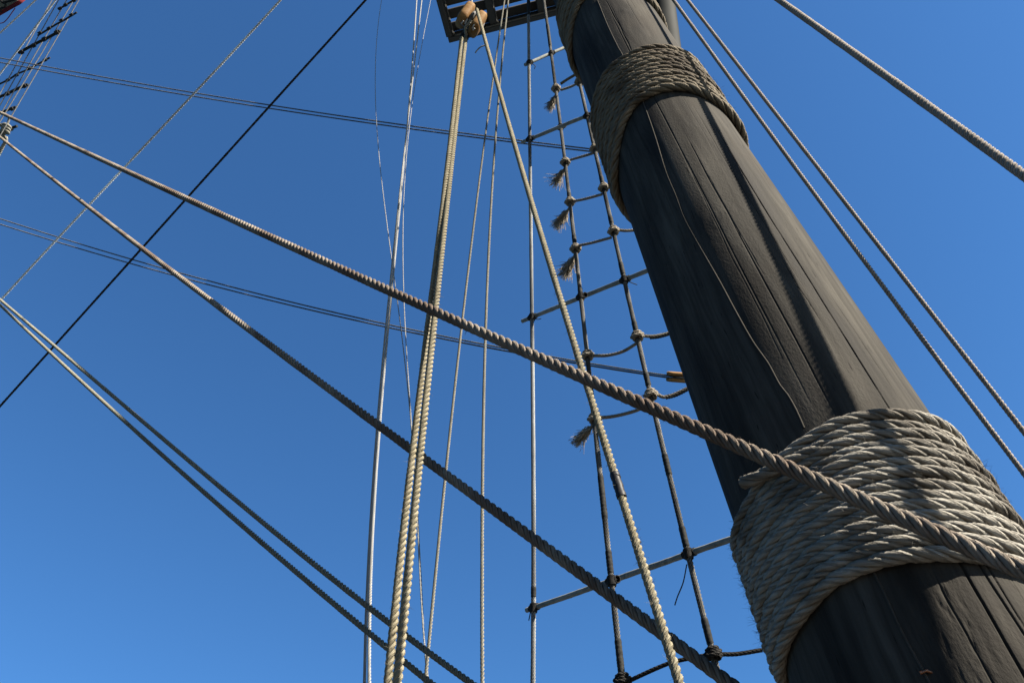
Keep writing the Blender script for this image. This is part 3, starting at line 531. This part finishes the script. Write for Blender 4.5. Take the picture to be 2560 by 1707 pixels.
for s in (-1, 1): cheek(root, 'cheek', c + tk * s * .026, ax, wd_, tk, .105, .06, .0165, M_BLOCK)
b = Bag(); ph = np.linspace(0, 2 * math.pi, 33); q = c + .045 * (np.cos(ph)[:, None] * ax + np.sin(ph)[:, None] * wd_); add_tube(b, q, .009, 8, ref=tk, cap=False); b.build('sheave', M_IRON, root)
# ------------------------------------------------------------------ far rigging, top left corner
def z1(x, y): return (x / 3.672, y / 3.672)
line_obj('white_stay', 'white stay nearest the banner in the top left corner', 'rope', Line([(0, 83), (45, 42), (90, 0)], 12, 12, 2), 0.026, M_BRIGHT, 3, 3, 4, 5, (3, 3))
line_obj('white_stay', 'white stay along the left side of the far rope ladder', 'rope', Line([(0, 185), (59, 107), (140, 0)], 12, 12, 2), 0.029, M_BRIGHT, 3, 3, 4, 5, (3, 3))
SL = [[(410, 140), (350, 230), (200, 480), (75, 735), (0, 870)], [(550, 0), (365, 305), (290, 425), (150, 685), (60, 860), (0, 985)], [(625, 0), (450, 265), (395, 365), (250, 630), (130, 830), (20, 1040)],
      [(690, 0), (560, 190), (470, 340), (320, 590), (160, 850), (60, 1030)], [(735, 0), (650, 130), (545, 300), (405, 550), (250, 800), (150, 985), (80, 1120), (35, 1200)]]
nm = ['leftmost', 'second', 'third', 'fourth', 'rightmost']; FL = []
for i, p in enumerate(SL):
    l = Line([z1(*q) for q in p], 14 - .15 * i, 12.5 - .15 * i, 1); FL.append(l)
    line_obj('far_shroud', f'{nm[i]} of five thin pale shrouds of the far ladder, top left', 'shroud', l, 0.018, M_GREY, 3, 4, 4, 5, (3, 1.5 if i == 4 else 3), 'shrouds of the far ladder')
def far_rat(label, p0, p1, D, mat, knots):
    z_ = 12.9; root = empty('far_ratline', at(*z1(*p0), z_), label, 'ratline', 'ratlines of the far ladder'); b = Bag(); P = resample(np.array([at(*z1(*p0), z_ + .1), at(*z1(*p1), z_)]), .05)
    P = P + wob(len(P), .004, 4); add_tube(b, P, D / 2, 8); b.build('bar', mat, root)
    for k in knots:
        b = Bag(); c = at(*z1(*k), z_ - .02); u = nrm(P[-1] - P[0]); add_tube(b, helix(c, u, D * .55, 3, .06, FW, tilt=.012), .011, 5, ref=u); b.build('lashing', M_TAR, root)
far_rat('first ratline of the far ladder, at the top edge', (535, 88), (720, -15), .028, M_TAR, [(550, 80), (602, 48), (680, 8)])
far_rat('second ratline of the far ladder from the top', (345, 325), (708, 118), .028, M_TAR, [(365, 305), (450, 262), (562, 190), (655, 140)])
far_rat('third ratline of the far ladder, a grey bar', (170, 492), (552, 285), .045, M_DBAR, [(200, 480), (310, 418), (405, 362), (520, 300)])
far_rat('fourth ratline of the far ladder, dark and knotted', (-60, 800), (458, 533), .028, M_TAR, [(75, 735), (155, 690), (270, 630), (415, 552)])
far_rat('fifth ratline of the far ladder, a grey bar', (-60, 915), (258, 775), .045, M_DBAR, [(70, 860), (225, 790)])
far_rat('sixth ratline of the far ladder', (-60, 1055), (150, 985), .04, M_TAR, [(110, 1000)])
far_rat('lowest ratline of the far ladder, a hollow pipe beside the cream knot', (-60, 1240), (158, 1160), .045, M_DBAR, [(100, 1185)])
# cream knot at the left edge
root = empty('rope_knot', at(10, 322, 12), 'cream rope knot at the left edge, below the far ladder', 'knot')
for nme, q, D in (('loop', [(-30, 322), (0, 313), (12, 313), (18, 320), (14, 332), (6, 338), (8, 346), (14, 342), (15, 352), (6, 368), (-6, 392), (-30, 440)], .055), ('upper_end', [(24, 290), (21, 304), (16, 318)], .034)):
    b = Bag(); add_rope(b, catmull([at(x, y, 12.3 + .01 * i) for i, (x, y) in enumerate(q)], 8), D, 3, 2.6, 7, 6); b.build(nme, M_CREAM, root)
b = Bag(); add_tube(b, helix(at(15, 322, 12.25), nrm(at(18, 310, 12.3) - at(10, 336, 12.3)), .05, 3, .13, FW, tilt=.03), .022, 6, ref=nrm(at(18, 310, 12.3) - at(10, 336, 12.3))); b.build('hitch', M_CREAM, root)
# banner corner
zb = 13.0; u = np.linspace(0, 1, 30)[:, None]; v = np.linspace(0, 1, 14)[None, :]
lo = np.array([[-90, 92], [0, 41], [30, 24], [52, 12], [66, 0], [80, -22], [84, -40]], float); s_ = np.linspace(0, 1, 7); ex = np.interp(u, s_, lo[:, 0]); ey = np.interp(u, s_, lo[:, 1])
X = ex + (-95 - 30 * u) * v * .8; Y = ey - 110 * v; DZ = zb + .12 * np.sin(u * 9 + v * 4) * (1 - .5 * v)
G = np.stack([np.array([[at(X[i, j], Y[i, j], DZ[i, j]) for j in range(14)] for i in range(30)])], 0)[0]
root = empty('banner', G[0, 0], 'beige banner corner with black tracery and red hem, top left corner', 'banner')
def cloth(nm_, a, b_, mat, off):
    Q = G[:, a:b_] + FW * off; n, m = Q.shape[:2]; Vt = np.concatenate([Q.reshape(-1, 3), (Q + FW * .004).reshape(-1, 3)]); f = grid_faces(n, m, False); return mesh_obj(nm_, Vt, np.vstack([f, f[:, ::-1] + n * m]), mat, root)
cloth('cloth', 1, 14, M_CANVAS, 0); 
hem = np.stack([np.linspace(0, 1, 5)[None, :, None] * (G[:, 1] - G[:, 0])[:, None] * 1.05 + G[:, 0][:, None] - FW * .006], 0)[0]
mesh_obj('red_hem', hem.reshape(-1, 3), grid_faces(30, 5, False), M_RED, root)
for q, w in (([(-40, 2), (0, 2), (6, 8), (12, 9), (14, 14), (11, 19), (4, 21), (0, 26), (4, 31)], .016), ([(6, 7), (16, 5), (30, 1), (44, -4), (60, -14)], .02)):
    b = Bag(); add_tube(b, resample(catmull([at(x, y, zb - .14) for x, y in q], 6), .02), w, 6); b.build('black_tracery', M_INK, root)
b = Bag(); add_tube(b, catmull([at(x, y, zb - .05) for x, y in ((38, 21), (30, 32), (20, 46), (10, 56), (0, 59), (-20, 60))], 6), .007, 5); b.build('loose_thread', M_RED, root)
